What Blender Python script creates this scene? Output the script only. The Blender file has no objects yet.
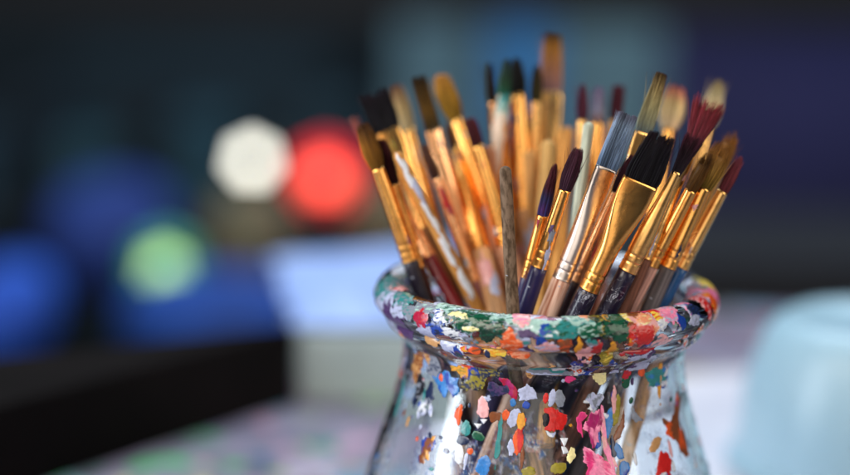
import bpy, math, random
import numpy as np
from mathutils import Matrix, Vector

random.seed(7)
RNG = np.random.default_rng(11)
scene = bpy.context.scene
COL = scene.collection

# ------------------------------------------------------------------ camera
PITCH, ROLL = math.radians(11.7), math.radians(1.4)
FPX = 85.0 / 36.0 * 850.0                       # focal length in photo pixels
fwd = np.array([0, math.cos(PITCH), -math.sin(PITCH)])
r0 = np.array([1.0, 0, 0]); u0 = np.cross(r0, fwd)
right = r0 * math.cos(ROLL) + u0 * math.sin(ROLL)
up = -r0 * math.sin(ROLL) + u0 * math.cos(ROLL)
DJ = 0.75                                       # distance to the jar's axis
K = DJ / FPX                                    # metres per photo pixel at the jar
RIMZ = 336 * K / 0.973                           # height of the rim's roll above the table

def ray(px, py):
    return fwd + right * ((px - 425) / FPX) + up * ((237.5 - py) / FPX)

rim_dir = ray(545.5, 296.5)
CAM = np.array([0.0, 0.0, 0.0])
CAM[2] = RIMZ - rim_dir[2] * DJ
def at(px, py, D): return CAM + ray(px, py) * D
JAR = at(545.5, 296.5, DJ); JX, JY = JAR[0], JAR[1]
def on_plane(px, py, z=0.0):
    d = ray(px, py); return CAM + d * ((z - CAM[2]) / d[2])

cd = bpy.data.cameras.new("camera"); cam = bpy.data.objects.new("camera", cd); COL.objects.link(cam)
m = Matrix(((right[0], up[0], -fwd[0], CAM[0]), (right[1], up[1], -fwd[1], CAM[1]), (right[2], up[2], -fwd[2], CAM[2]), (0, 0, 0, 1)))
cam.matrix_world = m
cd.lens = 85; cd.sensor_width = 36; cd.clip_start = 0.01; cd.clip_end = 100
cd.dof.use_dof = True; cd.dof.focus_distance = 0.703; cd.dof.aperture_fstop = 2.3
cd.dof.aperture_blades = 7; cd.dof.aperture_rotation = math.radians(12)
scene.camera = cam

# ------------------------------------------------------------------ world, lamps, exposure
w = bpy.data.worlds.new("World"); scene.world = w; w.use_nodes = True
bg = w.node_tree.nodes["Background"]
bg.inputs[0].default_value = (0.62, 0.72, 1.0, 1); bg.inputs[1].default_value = 0.08
scene.view_settings.view_transform = 'Standard'; scene.view_settings.look = 'None'
scene.view_settings.exposure = 0; scene.view_settings.gamma = 1
cy = scene.cycles
cy.use_denoising = True; cy.use_adaptive_sampling = False
cy.max_bounces = 14; cy.transmission_bounces = 12; cy.transparent_max_bounces = 16; cy.glossy_bounces = 6; cy.diffuse_bounces = 3
cy.caustics_reflective = True; cy.caustics_refractive = True
cy.sample_clamp_indirect = 20.0; cy.blur_glossy = 0.3

def area(name, loc, target, size, power, color, sy=None):
    l = bpy.data.lights.new(name, 'AREA'); l.energy = power; l.color = color; l.size = size
    if sy: l.shape = 'RECTANGLE'; l.size_y = sy
    o = bpy.data.objects.new(name, l); COL.objects.link(o)
    o.location = loc
    o.rotation_euler = (Vector(target) - Vector(loc)).to_track_quat('-Z', 'Y').to_euler()
    return o
JT = (JX, JY, RIMZ + 0.03)
area("key_lamp", (-0.55, 0.15, 0.75), JT, 0.5, 7.2, (1.0, 0.90, 0.78))
area("right_lamp", (0.75, 0.25, 0.55), JT, 0.45, 4.5, (1.0, 0.9, 0.78), 0.9)
area("top_back_lamp", (0.1, 1.25, 0.95), JT, 0.7, 4.6, (0.80, 0.9, 1.0))
area("left_strip_fill", (-0.62, 0.52, 0.30), (JX, JY, 0.08), 0.16, 4.2, (0.88, 0.94, 1.0), 0.6)  # added strip, puts white streaks on the glass and ferrule edges
area("front_fill", (-0.25, -0.45, 0.38), JT, 0.9, 3.8, (1.0, 0.9, 0.8))  # added soft fill, brightens the handles inside the jar
area("background_fill", (0.3, 2.3, 1.9), (0.1, 3.4, -0.3), 1.2, 44.0, (0.72, 0.86, 1.0))  # added overhead fill for the background, no visible source

# ------------------------------------------------------------------ helpers
def lin(h):
    h = h.lstrip('#'); v = [int(h[i:i + 2], 16) / 255 for i in (0, 2, 4)]
    return tuple((c / 12.92 if c <= 0.04045 else ((c + 0.055) / 1.055) ** 2.4) for c in v)

def mat(name):
    mt = bpy.data.materials.new(name); mt.use_nodes = True
    nt = mt.node_tree; b = nt.nodes["Principled BSDF"]
    return mt, nt, b
def node(nt, t, **kw):
    n = nt.nodes.new(t)
    for k, v in kw.items():
        if k in n.inputs.keys(): n.inputs[k].default_value = v
        else: setattr(n, k, v)
    return n
def ramp(nt, stops, interp='LINEAR'):
    r = nt.nodes.new('ShaderNodeValToRGB'); r.color_ramp.interpolation = interp
    e = r.color_ramp.elements
    while len(e) < len(stops): e.new(0.5)
    for i, (p, c) in enumerate(stops):
        e[i].position = p; e[i].color = (*c, 1) if len(c) == 3 else c
    return r

def plain(name, c1, c2=None, scale=8, rough=0.6, bump=0.0, bscale=60, metallic=0.0, spec=0.5, stretch=(1, 1, 1)):
    mt, nt, b = mat(name); L = nt.links
    tc = node(nt, 'ShaderNodeTexCoord'); mp = node(nt, 'ShaderNodeMapping'); mp.inputs['Scale'].default_value = stretch
    L.new(tc.outputs['Object'], mp.inputs[0])
    n = node(nt, 'ShaderNodeTexNoise', Scale=scale, Detail=5.0); L.new(mp.outputs[0], n.inputs['Vector'])
    c2 = c2 or tuple(x * 0.75 for x in c1)
    r = ramp(nt, [(0.35, c1), (0.65, c2)]); L.new(n.outputs[0], r.inputs[0]); L.new(r.outputs[0], b.inputs['Base Color'])
    b.inputs['Roughness'].default_value = rough; b.inputs['Metallic'].default_value = metallic
    b.inputs['Specular IOR Level'].default_value = spec
    if bump:
        n2 = node(nt, 'ShaderNodeTexNoise', Scale=bscale, Detail=4.0); L.new(mp.outputs[0], n2.inputs['Vector'])
        bp = node(nt, 'ShaderNodeBump', Strength=bump, Distance=0.001); L.new(n2.outputs[0], bp.inputs['Height']); L.new(bp.outputs[0], b.inputs['Normal'])
    return mt

def link(name, verts, faces, material, parent=None, smooth=True):
    me = bpy.data.meshes.new(name); me.from_pydata([tuple(v) for v in verts], [], faces); me.update()
    if smooth: me.polygons.foreach_set('use_smooth', np.ones(len(me.polygons), bool))
    o = bpy.data.objects.new(name, me); COL.objects.link(o)
    me.materials.append(material)
    if parent: o.parent = parent
    return o
def tag(o, label=None, cat=None, group=None, kind=None):
    if label: o['label'] = label
    if cat: o['category'] = cat
    if group: o['group'] = group
    if kind: o['kind'] = kind
    return o
def empty(name, loc=(0, 0, 0)):
    o = bpy.data.objects.new(name, None); o.location = loc; o.empty_display_size = 0.02; COL.objects.link(o); return o
def setcol(o, cols, name='col'):
    a = o.data.attributes.new(name, 'FLOAT_COLOR', 'POINT')
    a.data.foreach_set('color', np.ascontiguousarray(cols, dtype=np.float32).ravel())

def lathe(profile, n, wrap=False, closed_ends=True):
    """profile: list of (r, z); r == 0 ends are merged to a pole"""
    V, F = [], []; rows = []
    for r, z in profile:
        if r < 1e-7: rows.append([len(V)]); V.append((0, 0, z))
        else:
            rows.append(list(range(len(V), len(V) + n)))
            for i in range(n):
                a = 2 * math.pi * i / n; V.append((r * math.cos(a), r * math.sin(a), z))
    for A, B in zip(rows[:-1], rows[1:]):
        for i in range(n):
            j = (i + 1) % n
            if len(A) == 1: F.append((A[0], B[j], B[i]))
            elif len(B) == 1: F.append((A[i], A[j], B[0]))
            else: F.append((A[i], A[j], B[j], B[i]))
    return V, F

def catmull(pts, per):
    P = np.array(pts, float); P = np.vstack([2 * P[0] - P[1], P, 2 * P[-1] - P[-2]]); out = []
    for i in range(1, len(P) - 2):
        for k in range(per):
            t = k / per
            out.append(0.5 * (2 * P[i] + (P[i + 1] - P[i - 1]) * t + (2 * P[i - 1] - 5 * P[i] + 4 * P[i + 1] - P[i + 2]) * t * t + (-P[i - 1] + 3 * P[i] - 3 * P[i + 1] + P[i + 2]) * t ** 3))
    out.append(P[-2]); return np.array(out)

def _hash(i, j, k, seed):
    h = (i * 374761393 + j * 668265263 + k * 1274126177 + seed * 974634777) & 0xffffffff
    h = ((h ^ (h >> 13)) * 1103515245) & 0xffffffff
    h = ((h ^ (h >> 15)) * 1274126177) & 0xffffffff
    return (h ^ (h >> 16)) / 4294967295.0
def vnoise(p, seed=0):
    p = np.asarray(p, float); f = np.floor(p).astype(np.int64); t = p - f; t = t * t * (3 - 2 * t); out = 0
    for a in (0, 1):
        for b in (0, 1):
            for c in (0, 1):
                wgt = (t[:, 0] if a else 1 - t[:, 0]) * (t[:, 1] if b else 1 - t[:, 1]) * (t[:, 2] if c else 1 - t[:, 2])
                out = out + wgt * _hash(f[:, 0] + a, f[:, 1] + b, f[:, 2] + c, seed)
    return out
def fbm(p, oct=4, seed=0):
    s, a, tot = 0, 1.0, 0
    for o in range(oct):
        s = s + a * vnoise(np.asarray(p) * 2 ** o + 17.3 * o, seed + o); tot += a; a *= 0.55
    return s / tot

def prism(foot, z0, z1, bevel=0.004):
    """solid with a polygonal footprint and small chamfers along the top"""
    n = len(foot); c = np.mean(np.array(foot), 0); V, F = [], []
    for z, s in ((z0, 0), (z1 - bevel, 0), (z1, bevel)):
        for p in foot:
            d = np.array(p) - c; L = np.linalg.norm(d); q = c + d * (1 - s / L); V.append((q[0], q[1], z))
    for k in range(2):
        for i in range(n): F.append((k * n + i, k * n + (i + 1) % n, (k + 1) * n + (i + 1) % n, (k + 1) * n + i))
    F.append(tuple(range(n - 1, -1, -1))); F.append(tuple(range(2 * n, 3 * n)))
    return V, F

# ------------------------------------------------------------------ setting: table, floor, wall
def table_mat():
    mt, nt, b = mat("paint_stained_table"); L = nt.links
    tc = node(nt, 'ShaderNodeTexCoord')
    n = node(nt, 'ShaderNodeTexNoise', Scale=14.0, Detail=3.0); L.new(tc.outputs['Object'], n.inputs['Vector'])
    r = ramp(nt, [(0.3, lin('#4f4e5e')), (0.45, lin('#6c6778')), (0.55, lin('#89839a')), (0.7, lin('#59576c'))]); L.new(n.outputs[0], r.inputs[0])
    v = node(nt, 'ShaderNodeTexVoronoi', Scale=26.0); wn = node(nt, 'ShaderNodeTexNoise', Scale=40.0, Detail=4.0); L.new(tc.outputs['Object'], wn.inputs['Vector'])
    wm = node(nt, 'ShaderNodeMixRGB', blend_type='LINEAR_LIGHT'); wm.inputs[0].default_value = 0.05; L.new(tc.outputs['Object'], wm.inputs[1]); L.new(wn.outputs['Color'], wm.inputs[2]); L.new(wm.outputs[0], v.inputs['Vector'])
    hs = node(nt, 'ShaderNodeHueSaturation', Saturation=1.0, Value=0.5); L.new(v.outputs['Color'], hs.inputs['Color'])
    st = ramp(nt, [(0.3, (1, 1, 1)), (0.5, (0, 0, 0))]); L.new(v.outputs['Distance'], st.inputs[0])
    mx = node(nt, 'ShaderNodeMixRGB'); L.new(st.outputs[0], mx.inputs[0]); L.new(r.outputs[0], mx.inputs[1]); L.new(hs.outputs[0], mx.inputs[2])
    L.new(mx.outputs[0], b.inputs['Base Color']); b.inputs['Roughness'].default_value = 0.55
    return mt
V, F = prism([(-1.2, 0.35), (1.2, 0.35), (1.2, 1.255), (-0.08, 1.255), (-0.075, 1.04), (-1.2, 0.84)], -0.03, 0.0, 0.003)
tb = empty("table", (0, 0, 0)); tag(tb, "paint stained table top under the glass jar of brushes", "table")
link("table_top", V, F, table_mat(), tb, False)
lm = plain("dark_leg", lin('#3a3836'), rough=0.5)
for lx, ly in ((-1.1, 0.42), (1.1, 0.42), (-1.1, 0.8), (1.1, 1.18)):
    V, F = prism([(lx - .025, ly - .025), (lx + .025, ly - .025), (lx + .025, ly + .025), (lx - .025, ly + .025)], -0.74, -0.031, 0.001)
    link("leg", V, F, lm, tb, False)
V, F = [(-6, -2, -0.74), (6, -2, -0.74), (6, 6, -0.74), (-6, 6, -0.74)], [(0, 1, 2, 3)]
fl = link("floor", V, F, plain("floor_dark", lin('#23272c'), lin('#15181c'), 3, 0.5), None, False); tag(fl, kind='structure')
V, F = prism([(-6, 4.0), (6, 4.0), (6, 4.1), (-6, 4.1)], -0.74, 2.6, 0.01)
wl = link("wall", V, F, plain("wall_charcoal_teal", lin('#242f35'), lin('#1b262b'), 1.3, 0.8), None, False); tag(wl, kind='structure')

def slab(name, x0, x1, y, th, z0, z1, material, label, cat):
    V, F = prism([(x0, y), (x1, y), (x1, y + th), (x0, y + th)], z0, z1, 0.004)
    o = link(name, V, F, material, None, False); tag(o, label, cat); return o
def xz(px, py, y):
    d = ray(px, py); t = (y - CAM[1]) / d[1]; p = CAM + d * t; return p[0], p[2]

# upright panels standing before the wall
def panel(name, px0, px1, pytop, y, th, material, label, cat, pybot=None):
    x0, zt = xz(px0, pytop, y); x1, _ = xz(px1, pytop, y)
    z0 = -0.74 if pybot is None else xz(px0, pybot, y)[1]
    return slab(name, x0, x1, y, th, z0, zt, material, label, cat)
panel("navy_board", 684, 1250, -300, 3.0, 0.04, plain("navy_paint", lin('#343468'), lin('#2c2c58'), 2, 0.6), "tall dark navy board filling the upper right background", "board")
panel("teal_screen", 405, 690, -300, 3.5, 0.04, plain("teal_paint", lin('#86a6ac'), lin('#7a9da6'), 2, 0.6), "blurred grey teal screen standing behind the brushes", "screen")
panel("blue_banner", 503, 566, -300, 3.3, 0.02, plain("banner_blue", lin('#4f9ad6'), lin('#488fca'), 2, 0.7), "bright blue hanging strip behind the tallest brush", "banner", 135)
panel("dark_bench", 640, 1100, 262, 1.9, 0.3, plain("bench_black", lin('#17171d'), rough=0.6), "long black bench behind the table at right", "bench")
panel("dark_beam", -300, 1300, 0, 2.7, 0.1, plain("beam_dark", lin('#1c1c1e'), rough=0.7), "dark beam across the top of the background", "beam", -90)
panel("teal_cabinet", 60, 330, 60, 3.7, 0.3, plain("cabinet_teal", lin('#243943'), lin('#1c2d35'), 3, 0.6), "dim teal cabinet against the wall in the left background", "cabinet")

# dim clutter on a shelf in the left background
sx0, sz0 = xz(-60, 205, 3.4); sx1, _ = xz(430, 205, 3.4)
slab("shelf_board", sx0, sx1, 3.3, 0.25, sz0 - 0.03, sz0, plain("shelf_dark", lin('#1d2326'), rough=0.6), "dark shelf board in the left background", "shelf")
rb = random.Random(5); px_ = -50
for k, (wd, hh, cc, nm) in enumerate(((46, 70, '#2e4a58', 'dim teal storage box at the far left of the shelf'), (30, 110, '#1c2c38', 'tall dark slate box on the shelf'), (52, 60, '#35606c', 'teal storage box on the shelf above the indigo cushion'), (26, 95, '#151c24', 'narrow near black box on the shelf'),
        (60, 84, '#2a5260', 'wide teal storage box on the shelf left of the white light'), (34, 50, '#3f4a4c', 'low grey box on the shelf above the white light'), (48, 98, '#22424e', 'tall teal box on the shelf above the red light'), (40, 66, '#2c3f66', 'dim blue box on the shelf beside the brushes'))):
    x0_, _ = xz(px_, 205, 3.35); x1_, _ = xz(px_ + wd, 205, 3.35); zt = xz(px_, 205 - hh, 3.35)[1]
    slab("storage_box", x0_, x1_, 3.32, 0.18, sz0, zt, plain("box_card", lin(cc), tuple(c_ * .7 for c_ in lin(cc)), 7, 0.7), nm, "storage box"); px_ += wd + rb.choice((6, 12, 22))
# blue tubs, cushions in the left background (rounded bodies)
def rounded(name, px, py, y, rx, ry, rz, material, label, cat, e=2.6):
    x, z = xz(px, py, y); V, F = [], []; n, mm = 40, 20
    for j in range(mm + 1):
        ph = math.pi * j / mm - math.pi / 2
        for i in range(n):
            a = 2 * math.pi * i / n
            f = lambda c: math.copysign(abs(c) ** (2 / e), c)
            V.append((rx * f(math.cos(ph)) * f(math.cos(a)), ry * f(math.cos(ph)) * f(math.sin(a)), rz * f(math.sin(ph))))
    for j in range(mm):
        for i in range(n): F.append((j * n + i, j * n + (i + 1) % n, (j + 1) * n + (i + 1) % n, (j + 1) * n + i))
    o = link(name, V, F, material); o.location = (x, y, z); tag(o, label, cat); return o
def pxm(y): return y / math.cos(PITCH) / FPX
blue_a = plain("cobalt_fabric", lin('#3a76f2'), lin('#2450b8'), 6, 0.8, 0.3)
blue_b = plain("indigo_fabric", lin('#27489c'), lin('#1c3478'), 6, 0.8, 0.3)
blue_c = plain("deep_blue_fabric", lin('#1c58bc'), lin('#123a84'), 6, 0.8, 0.3)
olive = plain("olive_fabric", lin('#7d6f4e'), lin('#655b42'), 6, 0.8, 0.3)
y = 2.1
rounded("cushion", 8, 312, y, 42 * pxm(y), 0.12, 46 * pxm(y), blue_a, "cobalt blue cushion at the far left edge", "cushion")
rounded("cushion", 110, 235, 2.4, 62 * pxm(2.4), 0.14, 55 * pxm(2.4), blue_b, "indigo blue cushion beside the green light", "cushion")
rounded("cushion", 215, 318, 1.9, 95 * pxm(1.9), 0.1, 42 * pxm(1.9), blue_c, "wide deep blue cushion behind the black case", "cushion")
rounded("sack", 250, 250, 2.2, 45 * pxm(2.2), 0.1, 60 * pxm(2.2), olive, "olive brown sack below the white light", "sack")
rounded("sack", 385, 235, 2.3, 40 * pxm(2.3), 0.1, 60 * pxm(2.3), olive, "olive sack under the red light behind the jar", "sack")

# lit lamps, far out of focus
def lampball(px, py, y, rpx, color, strength, label, lens=None):
    x, z = xz(px, py, y); R = rpx * pxm(y)
    root = empty("signal_light", (x, y, z)); tag(root, label, "light", "lit lamps in the background")
    mt, nt, b = mat("glow"); b.inputs['Base Color'].default_value = (*color, 1)
    b.inputs['Emission Color'].default_value = (*color, 1); b.inputs['Emission Strength'].default_value = strength
    V, F = lathe([(0, -R)] + [(R * math.cos(t), R * math.sin(t)) for t in np.linspace(-1.4, 1.4, 15)] + [(0, R)], 28)
    link("bulb", V, F, mt, root)
    if lens:  # lens: added glowing disc that gives the bulb a soft halo
        m2, nt, b = mat("halo_glow"); b.inputs['Base Color'].default_value = (*lens[0], 1); b.inputs['Emission Color'].default_value = (*lens[0], 1); b.inputs['Emission Strength'].default_value = lens[1]
        k = lens[2]; V, F = lathe([(0, R * .5), (R * k * .8, R * .4), (R * k, 0), (R * k, -R * .3), (0, -R * .3)], 32)
        ln_ = link("halo_disc", [(x_, R * .55 - z_, y_) for x_, y_, z_ in V], F, m2, root)
    V, F = lathe([(0, -R * 2.2), (R * .5, -R * 2.2), (R * .55, -R * 1.2), (R * .7, -R * 0.75), (0, -R * .75)], 20)
    link("lamp_socket", V, F, lm, root)
    V, F = lathe([(0, -0.74 - z), (R * .9, -0.74 - z), (R * .3, -0.73 - z), (R * .22, -R * 2.2), (0, -R * 2.2)], 12)
    link("lamp_post", V, F, lm, root)
lampball(252, 161, 2.3, 12.5, (0.98, 0.96, 0.83), 5.9, "white lit lamp left of the red one")
lampball(325, 179, 2.25, 15, (1.0, 0.105, 0.065), 4.3, "red lit lamp just left of the brushes", ((1.0, 0.012, 0.025), 0.75, 2.1))
lampball(164, 269, 2.0, 17, (0.38, 0.64, 0.20), 2.7, "green lit lamp above the black case", ((0.06, 0.34, 0.22), 0.28, 2.0))

# objects on the table
def quad(*pp): return [tuple(p[:2]) for p in pp]
h = 0.042
V, F = prism(quad(on_plane(-120, 535), on_plane(296, 402), on_plane(290, 328, h), on_plane(-160, 372, h)), 0, h, 0.003)
tag(link("black_case", V, F, plain("case_black", lin('#121010'), lin('#171414'), 20, 0.8, 0.2, 300, spec=0.05), None, False), "flat black case lying on the table at left", "case")
h = 0.036
V, F = prism(quad(on_plane(300, 400), on_plane(470, 400), on_plane(470, 250, h), on_plane(290, 262, h)), 0, h, 0.003)
blk = link("paper_block", V, F, plain("block_greywhite", lin('#98a6a6'), lin('#8d9b9b'), 20, 0.7), None, False)
tag(blk, "pale grey block of paper behind the jar at left", "paper block")
g0, g1, g2, g3 = on_plane(288, 332, h), on_plane(470, 332, h), on_plane(470, 246, h), on_plane(272, 262, h)
V, F = [], []; ng = 48
for i in range(ng + 1):
    for j in range(ng + 1):
        u_, v_ = j / ng, i / ng; q = (g0 * (1 - u_) + g1 * u_) * (1 - v_) + (g3 * (1 - u_) + g2 * u_) * v_
        V.append((q[0], q[1], q[2]))
V = np.array(V); ed = np.array([min(1, 6 * min(j, ng - j, i, ng - i) / ng) for i in range(ng + 1) for j in range(ng + 1)])
V[:, 2] += 0.002 + ed * 0.034 * np.clip(fbm(V * np.array([26, 20, 1]), 4, 3) - 0.3, 0, 1); V[:, :2] += (fbm(V * 30, 2, 8) - .5)[:, None] * 0.02
F = [(i * (ng + 1) + j, i * (ng + 1) + j + 1, (i + 1) * (ng + 1) + j + 1, (i + 1) * (ng + 1) + j) for i in range(ng) for j in range(ng)]
cl = link("blue_lit_sheet", V, F, plain("sheet_blue_light", lin('#a6c0f4'), lin('#90ade8'), 20, 0.8)); sol = cl.modifiers.new("thick", 'SOLIDIFY'); sol.thickness = 0.0015; sol.offset = 1  # blue light on the block's top, put into this sheet's colour
tag(cl, "crumpled sheet on the grey paper block, coloured for its blue-lit top", "sheet")
V, F = prism(quad(on_plane(420, 384), on_plane(900, 366), on_plane(980, 620), on_plane(385, 620)), 0.0001, 0.0006, 0.0001)  # left part stretched unseen behind the jar to brighten its glass
tag(link("paper_sheet", V, F, plain("paper_white", lin('#dfdee8'), lin('#d3d3e0'), 20, 0.8), None, False), "white sheet of paper under the aqua tub at right", "paper")

c = on_plane(862, 470); k1 = float((c - CAM) @ fwd) / FPX
tub = plain("aqua_plastic", lin('#a9cbdb'), lin('#9dc2d4'), 12, 0.35)
nt = tub.node_tree; nt.nodes["Principled BSDF"].inputs['Subsurface Weight'].default_value = 0.3
nt.nodes["Principled BSDF"].inputs['Subsurface Radius'].default_value = (0.01, 0.01, 0.01)
prof = catmull([(132, 0), (136, 3), (134, 9), (127, 14), (125, 40), (121, 90), (112, 130), (100, 158), (88, 170), (80, 174)], 6)
prof = [(r * k1, z * k1 * 0.88 + 0.0021) for r, z in prof] + [(70 * k1, 172 * k1 * .88), (0, 170 * k1 * .88)]
V, F = lathe([(0, 0.0022)] + prof, 96)
o = link("plastic_tub", V, F, tub); o.location = (c[0], c[1], 0); tag(o, "pale aqua plastic tub upside down at right of the jar", "tub")

# ------------------------------------------------------------------ glass jar
TUBE_C, TUBE_R = (155, 2), 16
arc = [(TUBE_C[0] + TUBE_R * math.cos(math.radians(a)), TUBE_R * math.sin(math.radians(a))) for a in np.linspace(178, -72, 34)]
lower = catmull([arc[-1], (158, -16.5), (158.5, -20), (157, -25), (152.5, -29.5), (146, -34), (142.5, -40), (141, -50), (142, -66), (145.5, -88), (150.5, -106), (161, -137), (176, -183), (186, -225), (190, -255), (186, -295), (172, -322), (156, -333)], 7)
outer = arc + [tuple(p) for p in lower[1:]]
inner = [tuple(p) for p in catmull([(142, -324), (163, -314), (176, -291), (180, -255), (176, -220), (166, -175), (151, -130), (141, -100), (136, -84), (133, -66), (132.5, -45), (135, -18), arc[0]], 7)[:-1]]
ZS = 1 / 0.973
P_out = np.array([(r * K, RIMZ + z * K * ZS) for r, z in outer])
P_in = np.array([(r * K, RIMZ + z * K * ZS) for r, z in inner])
full = [(0, P_in[0][1] - 0.0003)] + [tuple(p) for p in P_in] + [tuple(p) for p in P_out] + [(0.045, P_out[-1][1] - 0.0005), (0.04, P_out[-1][1] + 0.0012), (0, P_out[-1][1] + 0.0016)]
zmin = min(z for r, z in full)
P_out[:, 1] -= zmin - 0.0003; P_in[:, 1] -= zmin - 0.0003
full = [(r, z - zmin + 0.0003) for r, z in full]
glass, nt, b = mat("jar_glass"); L = nt.links
b.inputs['Base Color'].default_value = (0.93, 0.975, 0.985, 1); b.inputs['Transmission Weight'].default_value = 1.0
b.inputs['IOR'].default_value = 1.47; b.inputs['Roughness'].default_value = 0.015
tc = node(nt, 'ShaderNodeTexCoord'); n = node(nt, 'ShaderNodeTexNoise', Scale=55.0, Detail=2.0); L.new(tc.outputs['Object'], n.inputs['Vector'])
bp = node(nt, 'ShaderNodeBump', Strength=0.10, Distance=0.001); L.new(n.outputs[0], bp.inputs['Height']); L.new(bp.outputs[0], b.inputs['Normal'])
jar = empty("glass_jar", (JX, JY, 0.0007)); tag(jar, "paint splattered clear glass jar holding the brushes", "jar")
V, F = lathe(full, 256)
F = [f[::-1] for f in F]
link("glass_body", V, F, glass, jar)

# outer surface as arrays, for laying paint on it
arc_len = np.concatenate([[0], np.cumsum(np.linalg.norm(np.diff(P_out, axis=0), axis=1))])
tang = np.gradient(P_out, arc_len, axis=0); tang /= np.linalg.norm(tang, axis=1)[:, None]
NRM = np.stack([-tang[:, 1], tang[:, 0]], 1)
NRM[np.sum(NRM * (P_out - np.array([0.02, RIMZ * 0.5])), 1) < -1, :] *= 1
if NRM[len(arc) // 2][0] < 0: NRM = -NRM
def surf(s, th):
    r = np.interp(s, arc_len, P_out[:, 0]); z = np.interp(s, arc_len, P_out[:, 1])
    nr = np.interp(s, arc_len, NRM[:, 0]); nz = np.interp(s, arc_len, NRM[:, 1])
    return (np.stack([r * np.cos(th), r * np.sin(th), z], -1), np.stack([nr * np.cos(th), nr * np.sin(th), nz], -1))
# lookup of the camera-facing half: local points with their picture position
ss = np.linspace(arc_len[4], arc_len[-1] * 0.8, 330); tt = np.linspace(-math.pi, 0.0, 330)
SG, TG = np.meshgrid(ss, tt, indexing='ij')
pp, nn = surf(SG.ravel(), TG.ravel())
def project(p):
    q = p - CAM; d = q @ fwd
    return 425 + FPX * (q @ right) / d, 237.5 - FPX * (q @ up) / d
LUTX, LUTY = project(pp + np.array([JX, JY, 0]))
face = np.sum(nn * (CAM - np.array([JX, JY, 0]) - pp), 1) > 0
LUT = np.stack([LUTX, LUTY], 1)[face]; LUTS = SG.ravel()[face]; LUTT = TG.ravel()[face]
def hit(px, py):
    """the (arc, angle) on the jar's outside seen at a photo pixel"""
    d = (LUT[:, 0] - px) ** 2 + (LUT[:, 1] - py) ** 2
    i = np.argpartition(d, 6)[:6]; wgt = 1 / (d[i] + 0.02)
    j = i[np.abs(LUTS[i] - LUTS[i[np.argmin(d[i])]]) < 0.006]; wj = 1 / (d[j] + 0.02)
    return float(np.sum(LUTS[j] * wj) / np.sum(wj)), float(np.sum(LUTT[j] * wj) / np.sum(wj))

PC = {k: lin(v) for k, v in dict(
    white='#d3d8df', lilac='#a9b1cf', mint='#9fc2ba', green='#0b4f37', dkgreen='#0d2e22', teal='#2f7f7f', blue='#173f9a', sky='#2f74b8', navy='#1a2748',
    red='#c0201c', crimson='#a01238', orange='#d8541c', amber='#d9962a', yellow='#e2c84a', pale='#e9dfa0', pink='#ea86ad', hot='#d63a7a', rose='#e0a6a8',
    magenta='#9c2160', purple='#4a3560', grey='#7c8390', brown='#7a4424', olive='#8d8228', black='#16151c', bone='#d9c4b0', salmon='#e2946e', tan='#c0925f').items()}
paint, nt, b = mat("dried_acrylic_paint"); L = nt.links
at_ = node(nt, 'ShaderNodeAttribute', attribute_name='col'); tc = node(nt, 'ShaderNodeTexCoord')
n = node(nt, 'ShaderNodeTexNoise', Scale=420.0, Detail=5.0); L.new(tc.outputs['Object'], n.inputs['Vector'])
n2 = node(nt, 'ShaderNodeTexNoise', Scale=900.0, Detail=3.0); L.new(tc.outputs['Object'], n2.inputs['Vector'])
hs = node(nt, 'ShaderNodeHueSaturation', Saturation=1.0); L.new(at_.outputs['Color'], hs.inputs['Color'])
mr = node(nt, 'ShaderNodeMapRange'); mr.inputs['To Min'].default_value = 0.65; mr.inputs['To Max'].default_value = 1.3; L.new(n2.outputs[0], mr.inputs['Value']); L.new(mr.outputs[0], hs.inputs['Value'])
L.new(hs.outputs[0], b.inputs['Base Color']); b.inputs['Roughness'].default_value = 0.22
bp = node(nt, 'ShaderNodeBump', Strength=0.35, Distance=0.0005); L.new(n.outputs[0], bp.inputs['Height']); L.new(bp.outputs[0], b.inputs['Normal'])
out = nt.nodes['Material Output']; tr = node(nt, 'ShaderNodeBsdfTransparent'); mx = node(nt, 'ShaderNodeMixShader')
st = ramp(nt, [(0.47, (0, 0, 0)), (0.53, (1, 1, 1))]); L.new(at_.outputs['Alpha'], st.inputs[0]); L.new(st.outputs[0], mx.inputs[0])
L.new(tr.outputs[0], mx.inputs[1]); L.new(b.outputs[0], mx.inputs[2]); L.new(mx.outputs[0], out.inputs[0])

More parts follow.
